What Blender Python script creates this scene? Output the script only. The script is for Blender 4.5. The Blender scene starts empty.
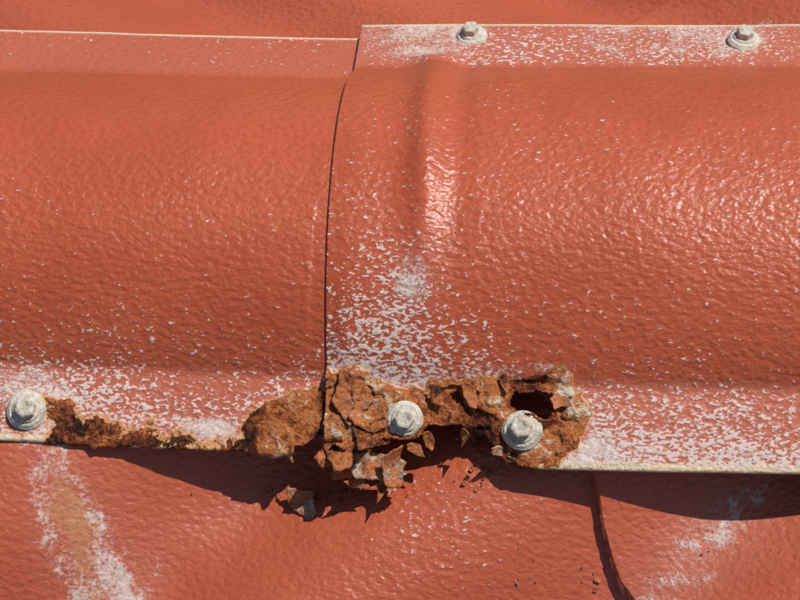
import bpy, math, random, numpy as np
from mathutils import Matrix, Vector
S=0.045   # one working unit = 45 mm
scn=bpy.context.scene
# ------------------------------------------------------------------ noise
def hsh(ix,iy,seed):
    n=(ix*374761393+iy*668265263+seed*1274126177)&0xFFFFFFFF
    n=((n^(n>>13))*1274126177)&0xFFFFFFFF
    return ((n^(n>>16))&0xFFFFFF)/float(0xFFFFFF)
def vn(x,y,seed=0):
    x=np.asarray(x,float);y=np.asarray(y,float)
    ix=np.floor(x).astype(np.int64);iy=np.floor(y).astype(np.int64)
    fx=x-ix;fy=y-iy;fx=fx*fx*(3-2*fx);fy=fy*fy*(3-2*fy)
    a=hsh(ix,iy,seed);b=hsh(ix+1,iy,seed);c=hsh(ix,iy+1,seed);d=hsh(ix+1,iy+1,seed)
    return (a*(1-fx)+b*fx)*(1-fy)+(c*(1-fx)+d*fx)*fy
def fbm(x,y,seed=0,o=4):
    r=0;a=.5;t=0
    for i in range(o):
        r=r+a*vn(np.asarray(x)*2**i+7.3*i,np.asarray(y)*2**i+3.1*i,seed+i);t+=a;a*=.5
    return r/t*2-1
def sst(a,b,x):
    t=np.clip((x-a)/(b-a),0,1);return t*t*(3-2*t)
def gau(d,w): return np.exp(-(d/w)**2)
def polysd(px,py,poly):
    """signed distance, positive inside"""
    d=np.full(px.shape,1e9);ins=np.zeros(px.shape,bool);n=len(poly)
    for i in range(n):
        ax,ay=poly[i];bx,by=poly[(i+1)%n];ex,ey=bx-ax,by-ay
        t=np.clip(((px-ax)*ex+(py-ay)*ey)/(ex*ex+ey*ey+1e-12),0,1)
        d=np.minimum(d,np.hypot(px-ax-t*ex,py-ay-t*ey))
        c=((ay>py)!=(by>py))&(px<ex*(py-ay)/(ey+1e-12)+ax);ins^=c
    return np.where(ins,d,-d)
def linesd(px,py,pts):
    d=np.full(px.shape,1e9)
    for (ax,ay),(bx,by) in zip(pts[:-1],pts[1:]):
        ex,ey=bx-ax,by-ay
        t=np.clip(((px-ax)*ex+(py-ay)*ey)/(ex*ex+ey*ey+1e-12),0,1)
        d=np.minimum(d,np.hypot(px-ax-t*ex,py-ay-t*ey))
    return d
# ------------------------------------------------------------------ camera
D=22.;e=math.radians(59);psi=math.radians(11)
f=np.array([-math.sin(psi)*math.cos(e),math.cos(psi)*math.cos(e),-math.sin(e)])
r0=np.cross(f,[0,0,1]);r0/=np.linalg.norm(r0);u0=np.cross(r0,f)
rho=math.atan2(u0[0],r0[0])+math.radians(.6)
cr=math.cos(rho)*r0+math.sin(rho)*u0;cu=-math.sin(rho)*r0+math.cos(rho)*u0
C=-D*f-.82*cu
cam=bpy.data.cameras.new("camera");co=bpy.data.objects.new("camera",cam);scn.collection.objects.link(co)
M=Matrix.Identity(4)
for i in range(3):
    M[i][0]=cr[i];M[i][1]=cu[i];M[i][2]=-f[i];M[i][3]=C[i]*S
co.matrix_world=M;cam.lens=36*D/8;cam.clip_start=.01;cam.clip_end=800
scn.camera=co
# ------------------------------------------------------------------ light
LD=Vector((.46,.25,.95)).normalized()
L=bpy.data.lights.new("sun","SUN");L.energy=4.2;L.angle=math.radians(.53);L.color=(1,.96,.90)
lo=bpy.data.objects.new("sun",L);scn.collection.objects.link(lo)
lo.rotation_euler=LD.to_track_quat('Z','Y').to_euler()
w=bpy.data.worlds.new("World");scn.world=w;w.use_nodes=True
nt=w.node_tree;bg=nt.nodes["Background"];sk=nt.nodes.new("ShaderNodeTexSky")
sk.sky_type='NISHITA';sk.sun_disc=False;sk.sun_elevation=math.asin(LD.z);sk.sun_rotation=math.atan2(LD.x,LD.y)
nt.links.new(sk.outputs[0],bg.inputs[0]);bg.inputs[1].default_value=.068
scn.view_settings.view_transform='Standard';scn.view_settings.look='None';scn.view_settings.exposure=0
# ------------------------------------------------------------------ node helper
class NB:
    def __init__(s,name):
        s.m=bpy.data.materials.new(name);s.m.use_nodes=True;s.t=s.m.node_tree
        s.b=s.t.nodes["Principled BSDF"];tc=s.t.nodes.new("ShaderNodeTexCoord")
        s.P=s.vm(tc.outputs["Object"],1/S)
    def lk(s,v,inp):
        if isinstance(v,bpy.types.NodeSocket): s.t.links.new(v,inp)
        elif isinstance(v,tuple) and len(v)==3 and inp.type=='RGBA': inp.default_value=(*v,1)
        else: inp.default_value=v
    def vm(s,v,k):
        n=s.t.nodes.new("ShaderNodeVectorMath");n.operation='SCALE';s.lk(v,n.inputs[0]);n.inputs[3].default_value=k;return n.outputs[0]
    def mp(s,sc,rot=(0,0,0),loc=(0,0,0)):
        n=s.t.nodes.new("ShaderNodeMapping");s.lk(s.P,n.inputs[0]);n.inputs[1].default_value=loc;n.inputs[2].default_value=rot;n.inputs[3].default_value=sc;return n.outputs[0]
    def noise(s,sc,det=3,rough=.5,dist=0,vec=None):
        n=s.t.nodes.new("ShaderNodeTexNoise");s.lk(s.P if vec is None else vec,n.inputs["Vector"])
        n.inputs["Scale"].default_value=sc;n.inputs["Detail"].default_value=det;n.inputs["Roughness"].default_value=rough;n.inputs["Distortion"].default_value=dist
        return n.outputs["Fac"]
    def at(s,name):
        n=s.t.nodes.new("ShaderNodeAttribute");n.attribute_name=name;return n.outputs["Fac"]
    def ma(s,op,a,b=0.,c=0.):
        n=s.t.nodes.new("ShaderNodeMath");n.operation=op
        for i,v in enumerate((a,b,c)): s.lk(v,n.inputs[i])
        return n.outputs[0]
    def ss(s,v,a,b,lo=0.,hi=1.):
        n=s.t.nodes.new("ShaderNodeMapRange");n.interpolation_type='SMOOTHSTEP'
        s.lk(v,n.inputs[0]);n.inputs[1].default_value=a;n.inputs[2].default_value=b;n.inputs[3].default_value=lo;n.inputs[4].default_value=hi;return n.outputs[0]
    def mix(s,fac,a,b):
        n=s.t.nodes.new("ShaderNodeMix");n.data_type='RGBA';s.lk(fac,n.inputs[0]);s.lk(a,n.inputs[6]);s.lk(b,n.inputs[7]);return n.outputs[2]
    def ramp(s,fac,stops):
        n=s.t.nodes.new("ShaderNodeValToRGB");s.lk(fac,n.inputs[0]);r=n.color_ramp
        while len(r.elements)<len(stops): r.elements.new(.5)
        for el,(p,c) in zip(r.elements,stops): el.position=p;el.color=(*c,1)
        return n.outputs[0]
    def bump(s,h,dist,strength=1.,nrm=None):
        n=s.t.nodes.new("ShaderNodeBump");s.lk(h,n.inputs["Height"]);n.inputs["Distance"].default_value=dist*S;s.lk(strength,n.inputs["Strength"])
        if nrm is not None: s.lk(nrm,n.inputs["Normal"])
        return n.outputs[0]
    def out(s,col,rough,nrm=None,spec=None):
        s.lk(col,s.b.inputs["Base Color"]);s.lk(rough,s.b.inputs["Roughness"])
        if nrm is not None: s.lk(nrm,s.b.inputs["Normal"])
        if spec is not None: s.lk(spec,s.b.inputs["Specular IOR Level"])
        return s.m
EB=.0175
def paint(name,level):
    k=NB(name)
    emb=k.noise(1,1.2,.42,.1,vec=k.mp((14.,18.5,18.5),(0,0,.2)))
    low=k.at("low");chalk=k.at("chalk")
    base=k.mix(low,(.405,.077,.031),(.445,.090,.038))
    base=k.mix(k.ss(emb,.60,.34,0,.26),base,(.32,.054,.022))
    base=k.mix(chalk,base,(.47,.148,.097))
    RG=.38;SP=.46
    if level==0:
        return k.out(base,RG,k.bump(emb,EB),SP)
    wear_glint=k.at("wear_glint");crust=k.at("crust");rim=k.at("rim")
    d1=k.noise(1,1.2,.5,.25,vec=k.mp((23,41,34),(0,0,-.5)))
    d2=k.ma('MULTIPLY_ADD',emb,.42,k.ma('MULTIPLY',d1,.80))
    thr=k.ma('ADD',k.ma('MULTIPLY_ADD',wear_glint,-.25,.858),k.ma('MULTIPLY_ADD',low,-.05,.025))
    df=k.ss(k.ma('SUBTRACT',d2,thr),0.,.035)
    df=k.ma('MULTIPLY',df,k.ss(wear_glint,.0,.1))
    f1=k.noise(30,2.5,.78)
    white=k.mix(f1,(.58,.45,.40),(.74,.68,.64))
    col=k.mix(k.ma('MULTIPLY',df,.80),base,white)
    cn=k.ma('ADD',k.ma('MULTIPLY',k.noise(5.5,4,.7,.5),.60),k.ma('MULTIPLY',f1,1.0))
    cf=k.ss(k.ma('SUBTRACT',k.ma('ADD',crust,cn),1.17),-.10,.26)
    cf=k.ma('MULTIPLY',cf,k.ss(crust,.02,.15))
    col=k.mix(k.ma('MULTIPLY',cf,.78),col,k.mix(f1,(.50,.38,.33),(.75,.70,.66)))
    dc=k.ma('MAXIMUM',df,cf)
    rg=k.ma('MULTIPLY_ADD',dc,.40,k.ma('MULTIPLY_ADD',chalk,.12,RG))
    rimc=k.mix(k.ss(f1,.35,.65),(.70,.58,.42),(.60,.45,.30))
    if level==1:
        col=k.mix(rim,col,rimc);rg=k.ma('MAXIMUM',rg,k.ma('MULTIPLY',rim,.85))
        h=k.ma('MULTIPLY_ADD',f1,k.ma('MULTIPLY',cf,.5),k.ma('MULTIPLY_ADD',df,.15,emb))
        return k.out(col,rg,k.bump(h,EB),k.ma('MULTIPLY_ADD',dc,-.30,SP))
    rust=k.at("rust");stain=k.at("stain");pk=k.at("pk")
    r1=k.noise(4.5,5,.66,.3);r2=k.noise(15,5,.7,.2)
    sf_=k.ss(k.ma('ADD',stain,k.ma('MULTIPLY',r1,.8)),.70,1.15)
    col=k.mix(k.ma('MULTIPLY',sf_,.70),col,k.mix(r2,(.42,.16,.06),(.58,.34,.17)))
    col=k.mix(rim,col,k.mix(k.ma('MULTIPLY',k.ss(r1,.46,.60),k.ss(stain,0,.2)),rimc,(.50,.22,.07)))
    rn=k.ma('ADD',rust,k.ma('MULTIPLY_ADD',r1,1.3,k.ma('MULTIPLY_ADD',r2,.6,-.95)))
    halo=k.ss(rn,.20,.48);rf=k.ss(rn,.46,.54)
    col=k.mix(k.ma('MULTIPLY',halo,.85),col,k.mix(r2,(.46,.15,.035),(.66,.34,.12)))
    nn=k.ma('ADD',pk,k.ma('MULTIPLY_ADD',r2,1.4,k.ma('MULTIPLY_ADD',r1,1.0,-1.20)))
    rc=k.ramp(nn,[(.12,(.025,.013,.010)),(.26,(.085,.028,.015)),(.38,(.22,.058,.022)),(.50,(.32,.085,.034)),(.60,(.52,.19,.045)),(.70,(.42,.120,.065)),(.84,(.56,.27,.11)),(.97,(.66,.54,.42))])
    col=k.mix(rf,col,rc)
    rg=k.ma('MAXIMUM',k.ma('MAXIMUM',rg,rf),k.ma('MULTIPLY',rim,.85))
    h=k.ma('ADD',k.ma('MULTIPLY',emb,k.ma('MULTIPLY_ADD',rf,-.7,1.)),k.ma('MULTIPLY',k.ma('MULTIPLY_ADD',r2,3.4,k.ma('MULTIPLY',f1,1.2)),rf))
    return k.out(col,rg,k.bump(h,EB),k.ma('MULTIPLY_ADD',k.ma('MAXIMUM',rf,dc),-.34,SP))
MATS=[paint("terracotta_paint",0),paint("terracotta_paint_weathered",1),paint("terracotta_paint_rusted",2)]
k=NB("flaking_rust")
r1=k.noise(4.,4,.65,.3);r2=k.noise(17,5,.7);tn=k.at("tone")
n=k.ma('ADD',tn,k.ma('MULTIPLY_ADD',r2,1.0,k.ma('MULTIPLY_ADD',r1,1.1,-1.05)))
MFL=k.out(k.ramp(n,[(.2,(.06,.026,.016)),(.32,(.18,.055,.022)),(.44,(.36,.11,.04)),(.54,(.52,.20,.06)),(.64,(.42,.12,.065)),(.76,(.40,.28,.19)),(.9,(.64,.48,.34))]),.9,k.bump(r2,.045,.8),.15)
k=NB("chalky_zinc_screw")
n=k.noise(8,5,.7,.2)
rr=k.at("rust")  # holds real rust and the painted crease shade of the screw head
c=k.ramp(n,[(.3,(.28,.23,.17)),(.42,(.52,.46,.37)),(.55,(.64,.59,.50)),(.7,(.73,.70,.64))])
c=k.mix(k.ss(k.ma('ADD',rr,k.ma('MULTIPLY',k.noise(7,5,.6),.8)),.72,1.05),c,(.30,.15,.07))
MS=k.out(c,.75,k.bump(k.noise(18,5,.7),.045,.8),.3)
# ------------------------------------------------------------------ mesh helper
def mkmesh(name,V,F,mats,attrs=None,keep=None,smooth=True):
    V=np.asarray(V,float)*S;F=np.asarray(F,np.int64)
    if keep is not None:
        F=F[keep[F].all(axis=1)];used=np.zeros(len(V),bool);used[F]=True
        idx=np.cumsum(used)-1;V=V[used];F=idx[F]
        if attrs: attrs={a:b[used] for a,b in attrs.items()}
    m=bpy.data.meshes.new(name);nf,kk=F.shape
    m.vertices.add(len(V));m.vertices.foreach_set("co",V.ravel())
    m.loops.add(nf*kk);m.loops.foreach_set("vertex_index",F.ravel().astype(np.int32))
    m.polygons.add(nf);m.polygons.foreach_set("loop_start",np.arange(0,nf*kk,kk,dtype=np.int32))
    m.update(calc_edges=True)
    m.polygons.foreach_set("use_smooth",np.full(nf,smooth,dtype=bool))
    for a,b in (attrs or {}).items():
        at=m.attributes.new(a,'FLOAT','POINT');at.data.foreach_set("value",np.ascontiguousarray(b,dtype=np.float32))
    if isinstance(mats,list):
        for q in mats: m.materials.append(q)
        g=lambda a:attrs[a][F].max(axis=1)
        lv=np.zeros(nf,np.int32)
        lv[(g("wear_glint")>.01)|(g("crust")>.03)|(g("rim")>.01)]=1
        lv[(g("rust")>.01)|(g("stain")>.04)]=2
        m.polygons.foreach_set("material_index",lv)
    else: m.materials.append(mats)
    m.validate()
    o=bpy.data.objects.new(name,m);scn.collection.objects.link(o);return o
def gridF(nx,ns,flip=False):
    i,j=np.meshgrid(np.arange(nx-1),np.arange(ns-1),indexing='ij');b=(i*ns+j).ravel()
    F=np.stack([b,b+ns,b+ns+1,b+1],1)
    return F[:,::-1] if flip else F
def axis(segs):
    out=[]
    for a,b,st in segs:
        n=max(1,int(round((b-a)/st)));out.append(np.linspace(a,b,n,endpoint=False))
    out.append(np.array([segs[-1][1]]));return np.concatenate(out)
# ------------------------------------------------------------------ ridge cap profile
R=2.4;TH=math.radians(50);SL=math.radians(20);S1=R*TH;SN=S1+.80;SF=S1+.90;HR=.034
def table(SE):
    s=np.linspace(0,SE+.3,9000)
    a=np.where(s<S1-.03,s/R,TH+(SL-TH)*sst(S1-.03,S1+.13,s))
    a=np.where(s>SE,SL+np.clip((s-SE)/HR,0,math.pi),a);ds=s[1]-s[0]
    y=np.concatenate([[0],np.cumsum(np.cos(a))[:-1]*ds]);z=-np.concatenate([[0],np.cumsum(np.sin(a))[:-1]*ds])+R*(1-math.cos(TH))
    return s,y,z,a
TN=table(SN);TF=table(SF)
def prof(s,sc=1.,dz=0.):
    s=np.asarray(s,float);q=np.abs(s);nr=s>=0
    g=lambda i:np.where(nr,np.interp(q,TN[0],TN[i]),np.interp(q,TF[0],TF[i]))
    y=g(1)*sc;z=g(2)*sc+dz;aa=g(3);sg=np.where(nr,-1.,1.)
    return y*sg,z,np.sin(aa)*sg,np.cos(aa)
YE,ZE=[float(v) for v in prof(SN)[:2]]
TL=math.radians(-1.7);XP=-.7
def surf(X,s,left,off=0.):
    X=np.asarray(X,float)
    if not left:
        y,z,ny,nz=prof(s);return np.stack([X+0*y,y+off*ny,z+off*nz],-1)
    y,z,ny,nz=prof(s,.945,-.022)
    z=z+.020*sst(2.1,.8,np.abs(s))
    y=y-.03+off*ny;z=z+off*nz;c,sn=math.cos(TL),math.sin(TL)
    return np.stack([XP+(X-XP)*c-y*sn,(X-XP)*sn+y*c,z],-1)
# flange survey coordinates (centi-units along the ridge / across the flange)
def fr(a,b): return (2.02+(a-600)*.00953, 2.11+(b-384)*.00943-.00015*(a-600))
def fleft(a,b): return (-3.76+.00985*a, 2.44+(b-394)*.0102-.00043*a)
def rf_(a,b): return (2.02+(a-600)*.0096, -2.43-(b-469)*.0091-.00018*(600-a))
# ------------------------------------------------------------------ ridge caps
def build_cap(name,left,X,Sx):
    XX,SS=np.meshgrid(X,Sx,indexing='ij');XX=XX.ravel();SS=SS.ravel();fm=fleft if left else fr
    P=lambda pts:[fm(*p) for p in pts]
    n1=fbm(XX*3,SS*3,11,5);n2=fbm(XX*9,SS*9,23,4);n3=fbm(XX*1.2,SS*1.2,5,3);n4=fbm(XX*2.1+5,SS*2.6,31,3)
    rim=np.where(SS>0,sst(SN-.050,SN-.025,SS+.010*n2),sst(SF-.040,SF-.02,-SS))
    d=.022*fbm(XX*.8,SS*.8,40,2)*sst(2.2,1.6,np.abs(SS))+.004*fbm(XX*2.3,SS*2.3,41,2)
    crust=np.zeros_like(XX);stain=np.zeros_like(XX)
    if not left:
        d=d-(.014+.030*sst(.6,1.9,SS))*gau(XX+.6,.14)*sst(2.25,1.9,np.abs(SS))
        xb=.31+.022*SS
        win=sst(-2.50,-2.26,SS)*sst(1.7,-.4,SS)
        dx=XX-xb
        wd=.15+.05*sst(-1.2,-2.2,SS)
        d=d+.080*np.exp(-np.abs(dx/wd)**2.1)*win-.022*gau(dx-.33,.12)*win-.010*gau(dx+.36,.16)*win
        rp=P([(300,374),(335,376),(355,371),(375,380),(400,384),(425,392),(440,383),(458,385),(480,375),(500,379),(520,373),(557,375),(566,390),(580,400),(590,428),(580,452),(548,470),(500,500),(300,500)])
        hp=[P([(300,520),(300,447),(332,443),(345,452),(372,452),(386,440),(400,444),(420,441),(432,429),(455,427),(475,431),(488,437),(497,452),(508,463),(520,480)]),
            P([(511,404),(517,394),(536,390),(551,397),(553,413),(546,421),(534,414),(520,410)])]
        scr=[fr(405,421),fr(523,431)]
    else:
        rp=P([(52,403),(72,399),(88,415),(130,421),(180,424),(235,427),(244,413),(262,404),(300,400),(420,398),(420,480),(50,452)])
        hp=[P([(296,480),(300,450),(312,446),(322,436),(345,432),(372,428),(400,424),(520,422),(520,500)]),
            P([(326,398),(600,380),(600,420),(326,420)])]
        scr=[fleft(28,411)]
    sd=polysd(XX,SS,rp)
    nr=sst(-.12,.10,sd+.20*n1+.04*n2)
    if left:
        xa,_=fleft(245,0);xc,_=fleft(110,0)
        nr*=np.clip(.66+.40*sst(xa-.1,xa+.2,XX)+.25*sst(xc+.1,xc-.25,XX)+.2*sst(SN-.14,SN-.03,SS),0,1)*np.clip(.95+.5*n3,.4,1)
        xw,_=fleft(212,0);nr*=1-.45*gau(XX-xw,.22)
    hs=np.full(XX.shape,-9.)
    for h in hp: hs=np.maximum(hs,polysd(XX,SS,h)+.06*n1+.04*n2)
    keep=hs<0
    if left: keep|=(XX<-.95)
    rust=nr
    fl=(SS>1.9)
    t1=n4*.45+.5+.14*n1+.06*n2
    ter=np.floor(t1*7)/7.+sst(.88,1.,(t1*7)%1.)/7.
    lift=sst(.35,1.,rust)*fl*(.012+.04*n1+.03*n2+.27*(ter-.42))
    nh=0
    for (sx,sy) in scr: nh=np.maximum(nh,gau(np.hypot(XX-sx,SS-sy),.24))
    lift*=1-.9*nh
    if left: lift*=.5
    d=d+lift-.05*sst(-.22,0,hs)*fl*(hs>-1)+.09*sst(-.1,0,hs)*fl*(n3>.05)*(hs>-1)
    if left: d=np.where(XX>-.72,d*.2,d)
    pk=.56+.50*n3+.30*n1+.6*(ter-.5)
    if not left:
        px,ps=fr(362,408);pk=pk+.22*gau(np.hypot((XX-px)/1.2,SS-ps),.26)
        for (a_,b_,w_) in ((452,397,.10),(480,415,.14),(520,380,.12),(575,430,.12),(395,400,.1)):
            qx,qs=fr(a_,b_);pk=pk-.18*gau(np.hypot(XX-qx,SS-qs),w_)
        for (a_,b_,w_) in ((438,410,.12),(500,405,.10),(545,452,.15),(425,395,.1),(468,385,.1),(566,395,.1)):
            qx,qs=fr(a_,b_);pk=pk+.25*gau(np.hypot(XX-qx,SS-qs),w_)
    else:
        qx,qs=fleft(290,425);pk=pk-.22*gau(np.hypot(XX-qx,SS-qs),.45)
    pk=pk-.25*sst(-.10,0,hs)*(hs>-1)
    near=sst(1.75,2.5,SS)
    if not left:
        ns=sst(2.2,-.7,XX)
        wear_glint=.42*sst(-.4,2.0,SS)*(.5+.5*ns)+.36*near
        wear_glint+=.54*gau(XX+.1,1.15)*sst(.7,2.0,SS)*sst(2.7,2.0,SS)
        wear_glint+=.24*sst(2.05,2.25,SS)*sst(1.4,2.2,XX)+.32*sst(2.5,2.8,SS)*sst(1.4,2.2,XX)
        wear_glint+=.24*gau(XX+.35,.5)*sst(-1.7,.5,SS)
        wear_glint+=.26*gau(XX-1.2,1.4)*gau(SS+.3,.9)+.26*gau(XX-3.6,.9)*gau(SS+.1,.9)  # sun glints on the dome, painted in as extra white speckles
        wear_glint+=.84*sst(-2.12,-2.30,SS)*(.78+.4*n3)
        wear_glint+=.22*n4*sst(.3,1.5,SS)*(wear_glint>.1)
        crust=.38*gau(np.hypot((XX-.24)/.27,(SS-1.08)/.30),1.)+.24*gau(np.hypot((XX-.20)/.15,(SS-1.2)/.16),1.)
        wear_glint+=.45*gau(np.hypot((XX-.26)/.36,(SS-1.1)/.42),1.)
        crust+=sst(-2.2,-2.5,SS)*(.36*gau(XX-.1,.5)+.34*gau(XX-2.9,.9)+.14+.3*n4)
        crust+=.32*sst(2.5,2.8,SS)*sst(1.6,2.0,XX)*(.8+.8*n4)
        crust+=.36*gau(sd,.13)*sst(.1,-.1,sd)*fl+.14*gau(sd+.2,.25)*fl
        chalk=.55*sst(2.02,2.15,SS)+.6*sst(-2.12,-2.3,SS)+.35*gau(XX-.22,.3)*gau(SS-1.1,.4)
        for cx,cs in ((.6,-2.80),(3.46,-2.72)): crust+=.30*gau(np.hypot(XX-cx,SS-cs),.26)
    else:
        wear_glint=.34*sst(-.6,2.0,SS)+.28*near+.18*n4*sst(.3,1.5,SS)
        wear_glint+=.46*gau(XX+3.2,.9)*near+.24*gau(XX+1.1,.8)*near
        wear_glint=np.where(SS<-2.0,.20*sst(-2.2,-2.4,SS)+.2*sst(-2.7,-2.9,SS),wear_glint)
        x0,s0=fleft(15,378)
        crust=.46*gau((XX-x0)/1.5,.42)*gau(SS-s0-.08,.32)
        x1,s1_=fleft(215,430);crust+=.48*gau(XX-x1,.30)*gau(SS-s1_,.11)
        crust+=.20*sst(2.45,2.8,SS)+.3*gau(sd,.12)*sst(.1,-.1,sd)*fl
        chalk=.5*sst(2.02,2.2,SS)+.35*sst(-2.12,-2.3,SS)
        stain=.52*sst(SN-.20,SN-.02,SS)
    wear_glint=np.where((wear_glint<.06),0,wear_glint)
    crust=np.clip(crust,0,1)
    pos=surf(XX,SS,left,d)
    pos[:,2]+=.012*np.sin(XX*1.3+1)*sst(2.1,2.8,np.abs(SS))
    low=sst(-.35,.35,fbm(XX*.9,SS*.9,71,4))
    o=mkmesh(name,pos,gridF(len(X),len(Sx),True),MATS,dict(wear_glint=wear_glint,crust=crust,chalk=chalk,rust=rust,rim=rim,stain=stain,low=low,pk=pk),keep)
    md=o.modifiers.new("thickness",'SOLIDIFY');md.thickness=.016*S;md.offset=-1
    return o
Sx=axis([(-SF-.16,-SF,.012),(-SF,-1.9,.04),(-1.9,1.9,.05),(1.9,SN,.013),(SN,SN+.16,.012)])
build_cap("ridge_cap",False,axis([(-.6,2.15,.014),(2.15,5,.05),(5,44,.5)]),Sx)
build_cap("ridge_cap",True,axis([(-44,-5,.5),(-5,-3.9,.04),(-3.9,.1,.016)]),Sx)
# ------------------------------------------------------------------ roof sheets (hip: corrugations run diagonally)
PER=2.82;Q0=2.72
def pst(q): return .02+.2*np.cos(2*np.pi*(q-4.1)/PER)
def roofz(X,Y):
    q=.6*X-.8*Y;p=-.8*X-.6*Y
    fr_=((p-pst(q))/7.5)%1.0
    cw=(1-np.cos(2*np.pi*(q-Q0)/PER))/2
    amp=.44+.16*sst(-3.0,-4.2,Y)
    return ZE-.22-.13*sst(-3.2,.5,X)+(Y-YE)*math.tan(SL)-amp*cw**1.15+.17*fr_
def build_roof(name,far):
    qa=axis([(-46,-7,.35),(-7,8,.045),(8,46,.35)])
    ta=[]
    for c in range(-6,6):
        b=c*7.5
        st=.05 if -8<b<7 else .5
        ta+= [(b,b+.02,.01),(b+.02,b+7.48,st),(b+7.48,b+7.4999,.01)]
    ta=axis(ta)
    T,Q=np.meshgrid(ta,qa,indexing='ij');T=T.ravel();Q=Q.ravel();p=T+pst(Q)
    X=-.8*p+.6*Q;Y=-.6*p-.8*Q
    keep=(Y<.0)&(Y>-34)&(np.abs(X)<40)
    Z=roofz(X,Y)+.03*fbm(X*.9,Y*.9,3,3)
    crust=np.zeros_like(X);stain=np.zeros_like(X);rust=np.zeros_like(X);wear_glint=np.zeros_like(X);chalk=np.zeros_like(X)+.12
    n3=fbm(X*1.5,Y*1.5,6,4);n5=np.abs(fbm(X*3.2,Y*3.2,16,4))
    if not far:
        nn=fbm(X*1.6,Y*1.6,9,5)*.26
        d=linesd(X,Y,[rf_(*a) for a in((38,430),(52,480),(74,530),(92,610))])+nn
        crust+=(.22+.26*gau(n5,.10))*gau(d-.20,.17)+.16*gau(d,.45);stain+=.60*gau(d,.20);chalk+=.35*gau(d,.5)
        d=linesd(X,Y,[rf_(*a) for a in((770,480),(705,520),(675,560),(645,612))])+nn
        crust+=(.16+.30*gau(n5,.10))*gau(d,.30)+.12*gau(d,.5);chalk+=.5*gau(d,.45)
        d=linesd(X,Y,[rf_(*a) for a in((225,500),(160,540),(110,585))])+nn
        crust+=(.12+.22*gau(n5,.12))*gau(d,.2);chalk+=.25*gau(d,.3)
        wear_glint+=.40*gau(np.hypot(X-rf_(430,530)[0],(Y-rf_(430,530)[1])),.8)
        wear_glint=np.where(wear_glint<.04,0,wear_glint)
    else:
        Y=-Y
        crust=.42*gau(X-3.75,.28)*gau(Y-3.0,.30)
    V=np.stack([X,Y,Z],1)
    low=sst(-.35,.35,fbm(X*.7,Y*.7,72,4))
    return mkmesh(name,V,gridF(len(ta),len(qa),far),MATS,dict(crust=crust,stain=stain,rust=rust,wear_glint=wear_glint,chalk=chalk,rim=0*X,low=low,pk=.5+0*X),keep)
build_roof("metal_roof_sheet",False);build_roof("metal_roof_sheet",True)
# ------------------------------------------------------------------ screws
def frame(pos,n,spin=0.):
    q=Vector(n).to_track_quat('Z','X').to_matrix().to_4x4()
    return Matrix.Translation(Vector(pos)*S)@q@Matrix.Rotation(spin,4,'Z')
def screw(X,s,left,spin,seed,sc=1.,rusty=0.,tilt=(0,0)):
    y,z,ny,nz=[float(v) for v in prof(s)]
    pos=surf(X,s,left,.0)
    NA=96;th=np.linspace(0,2*np.pi,NA,endpoint=False)
    hx=math.cos(math.pi/6)/np.cos((th%(math.pi/3))-math.pi/6)
    prof_=[(.205,-.04,0),(.212,.015,0),(.205,.035,0),(.188,.040,0),(.186,.052,0),(.175,.062,0),(.150,.070,0),(.148,.066,0),(.146,.086,0),(.138,.096,0),(.118,.098,.6),(.106,.100,1),(.105,.15,1),(.104,.178,1),(.096,.190,1),(.07,.192,.5),(.05,.184,0),(.002,.182,0)]
    rs=[];
    for a_,b_ in zip(prof_[:-1],prof_[1:]):
        nsub=max(1,int(math.hypot(a_[0]-b_[0],a_[1]-b_[1])/.014))
        for i in range(nsub):
            t=i/nsub;rs.append(tuple(a_[j]*(1-t)+b_[j]*t for j in range(3)))
    rs.append(prof_[-1]);V=[];rust_ao=[]
    for i,(r,zz,h) in enumerate(rs):
        rr=r*((1-h)+h*hx*1.10)
        nx=fbm(np.cos(th)*2.2+seed,np.sin(th)*2.2+zz*9,seed,4)
        rr=rr*(1+.045*nx*(1-.5*h))
        zq=zz+.011*fbm(np.cos(th)*r*14+9,np.sin(th)*r*14,seed+5,3)*(r>.02)
        V+= [(rr[j]*math.cos(th[j])*sc,rr[j]*math.sin(th[j])*sc,zq[j]*sc) for j in range(NA)]
        rust_ao+= [rusty*(.9 if r>.17 else .35)+(.28 if .1<r<.15 and zz<.11 else 0)]*NA  # rust, plus shade painted into the crease round the hex base
    F=[]
    for i in range(len(rs)-1):
        for j in range(NA):
            a_=i*NA+j;b_=i*NA+(j+1)%NA;F.append((a_,b_,b_+NA,a_+NA))
    o=mkmesh("roofing_screw",V,F,MS,dict(rust=np.array(rust_ao)))
    o.matrix_world=frame(pos,(tilt[0],ny+tilt[1],nz),spin)
    return o
x,s=fr(405,420);screw(x,s,False,.3,1,.86,.15,(.05,-.1))
x,s=fr(523,431);screw(x,s,False,.9,2,.92,.35,(-.05,.08))
x,s=fleft(28,411);screw(x,s,True,.5,3,.92,.1,(.12,.05))
screw(.6,-2.76,False,.2,4,.80,.0,(-.05,-.15));screw(3.46,-2.68,False,.7,5,.82,.0,(.1,-.15))
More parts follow.
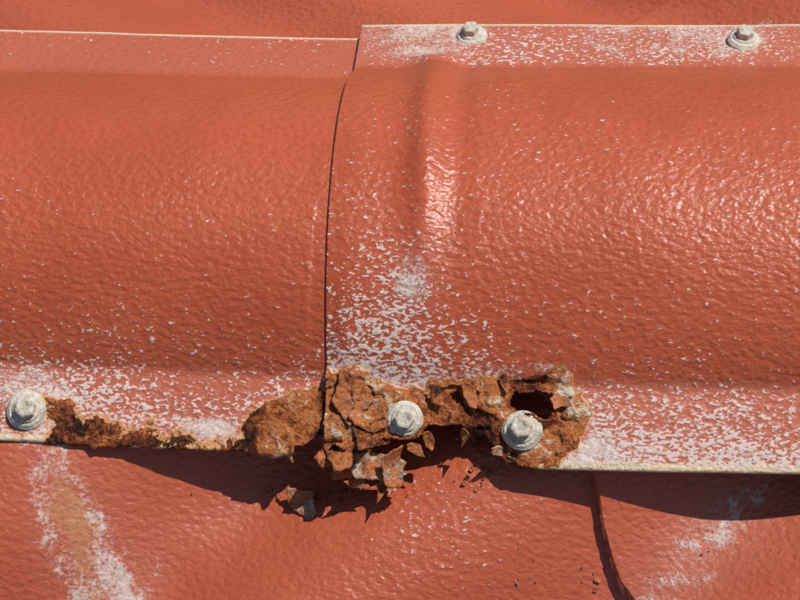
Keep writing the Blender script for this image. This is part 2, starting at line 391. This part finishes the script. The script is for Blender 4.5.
# ------------------------------------------------------------------ rust flakes
def flake_geo(sz,asp,curl,seed,nr=8,NA=48):
    rg=random.Random(seed);nk=rg.randint(6,9)
    ka=sorted((i+rg.uniform(-.35,.35))/nk*2*math.pi for i in range(nk));kr=[rg.uniform(.62,1.25) for _ in range(nk)]
    kx=[kr[i]*math.cos(ka[i]) for i in range(nk)];ky=[kr[i]*math.sin(ka[i]) for i in range(nk)]
    th=np.linspace(0,2*np.pi,NA,endpoint=False)
    out=np.zeros(NA)
    for j,t in enumerate(th):
        best=1.
        for i in range(nk):
            ax,ay,bx,by=kx[i],ky[i],kx[(i+1)%nk],ky[(i+1)%nk]
            c,s_=math.cos(t),math.sin(t);den=c*(by-ay)-s_*(bx-ax)
            if abs(den)<1e-9: continue
            r=(ax*(by-ay)-ay*(bx-ax))/den;uu=(ax*s_-ay*c)/den
            if r>0 and -1e-6<=uu<=1+1e-6: best=r
        out[j]=best
    out=out*(1+.14*fbm(np.cos(th)*6,np.sin(th)*6+seed,seed+9,3))
    V=[(0,0,0)]
    for i in range(1,nr+1):
        r=i/nr*out;x=r*np.cos(th)*sz;y=r*np.sin(th)*sz*asp
        z=curl*(x*x)/sz+.10*sz*fbm(x/sz*1.3+seed,y/sz*1.3,seed+4,3)+.07*sz*np.floor(3*vn(x/sz*1.6,y/sz*1.6+seed,seed+7))
        V+=list(zip(x,y,z))
    V=np.array(V);F=[]
    for j in range(NA): F.append((0,1+j,1+(j+1)%NA))
    T=[]
    for i in range(nr-1):
        for j in range(NA):
            a_=1+i*NA+j;b_=1+i*NA+(j+1)%NA;T+=[(a_,a_+NA,b_),(b_,a_+NA,b_+NA)]
    return V,np.array(F+T)
def join_flakes(name,items,thick=.03,tone=None):
    VV=[];FF=[];TT=[];o_=0
    for i,(pos,n,spin,sz,asp,curl) in enumerate(items):
        V,F=flake_geo(sz,asp,curl,17+i*5)
        q=(Vector(n).to_track_quat('Z','X').to_matrix()@Matrix.Rotation(spin,3,'Z'))
        V=V@np.array(q).T+np.array(pos);VV.append(V);FF.append(F+o_);o_+=len(V)
        TT.append(np.full(len(V),tone if tone is not None else .35+.4*random.Random(i*7+1).random()))
    o=mkmesh(name,np.concatenate(VV),np.concatenate(FF),MFL,dict(tone=np.concatenate(TT)))
    md=o.modifiers.new("thickness",'SOLIDIFY');md.thickness=thick*S;md.offset=0
    return o
def onfl(a,b,h): x,s=fr(a,b);return surf(x,s,False,h)
its=[]
def hang(a,b,drop,n,spin,sz,asp,curl):
    p=onfl(a,min(b,460),0)
    p=np.array([p[0],p[1]-max(0,b-460)*.0085,p[2]-drop]);its.append((p,n,spin,sz,asp,curl))
hang(340,442,.0,(-.1,-.35,.9),.4,.26,.8,.25)
hang(326,456,.08,(.5,-.5,.7),1.2,.18,.6,.5)
hang(352,456,.06,(-.4,-.6,.6),.2,.28,.6,-.5)
hang(372,464,.14,(.4,-.5,.7),.9,.28,.65,.4)
hang(392,462,.10,(.5,-.6,.6),-.4,.22,.5,.4)
hang(340,468,.18,(-.6,-.6,.5),2.2,.19,.5,.4)
hang(372,438,-.04,(.3,-.3,.9),1.9,.20,.8,.4)
hang(356,476,.22,(.3,-.6,.7),1.1,.16,.5,.5)
hang(384,476,.24,(-.3,-.6,.7),.3,.15,.5,.5)
hang(414,446,.04,(.3,-.6,.7),.8,.13,.5,.5)
hang(430,438,.02,(.2,-.7,.6),.1,.12,.5,.4)
hang(500,450,.03,(.5,-.6,.6),.5,.12,.5,.4)
hang(466,434,.03,(-.3,-.7,.6),.2,.09,.5,.6)
for (a,b,h,n,sp,sz,asp,cu_) in [(352,396,.05,(-.08,-.40,.9),.4,.27,.9,.12),(374,412,.06,(.10,-.34,.9),1.5,.22,.8,.18),
    (560,402,.05,(.25,-.35,.9),1.4,.11,.7,.4),(505,380,.04,(.0,-.45,.9),.1,.13,.4,.4),(470,392,.04,(.1,-.45,.9),.1,.15,.5,.3),(436,398,.04,(-.1,-.45,.9),.6,.12,.6,.3)]:
    its.append((onfl(a,b,h),n,sp,sz,asp,cu_))
join_flakes("rust_flakes",its,.012)
def onroof(a,b,h):
    x,y=rf_(a,b)
    return np.array([x,y,float(roofz(np.array(x),np.array(y)))+h])
join_flakes("fallen_rust_flake",[(onroof(296,492,.06),(.1,-.5,.8),.5,.18,.75,.3)],.02,.66)
join_flakes("fallen_rust_flake",[(onroof(476,440,.10),(.1,-.4,.9),.2,.12,.5,.3)],.02,.45)
random.seed(4);cr_=[]
for a0,b0,ra,rb,nn in [(488,474,22,12,22),(463,486,8,8,4),(590,565,20,26,9),(265,487,60,12,10),(330,490,60,12,16),(705,545,5,5,2),(520,560,90,40,5)]:
    for i in range(nn):
        a_=random.gauss(a0,ra*.5);b_=random.gauss(b0,rb*.5)
        sz=random.choice([.010,.012,.016,.02,.028,.04])*(1.2 if random.random()<.15 else .8)
        cr_.append((onroof(a_,b_,.012+sz*.3),(random.uniform(-.5,.5),random.uniform(-.7,.3),.9),random.uniform(0,6),sz,random.uniform(.5,1),.3))
join_flakes("rust_crumbs",cr_,.008)
# ------------------------------------------------------------------ ground far below
k=NB("grass_ground");mg=k.out(k.mix(k.noise(.02,6),(.05,.08,.025),(.10,.10,.05)),.95)
g=mkmesh("ground",[(-9000,-9000,-70),(9000,-9000,-70),(9000,9000,-70),(-9000,9000,-70)],[(0,1,2,3)],mg)
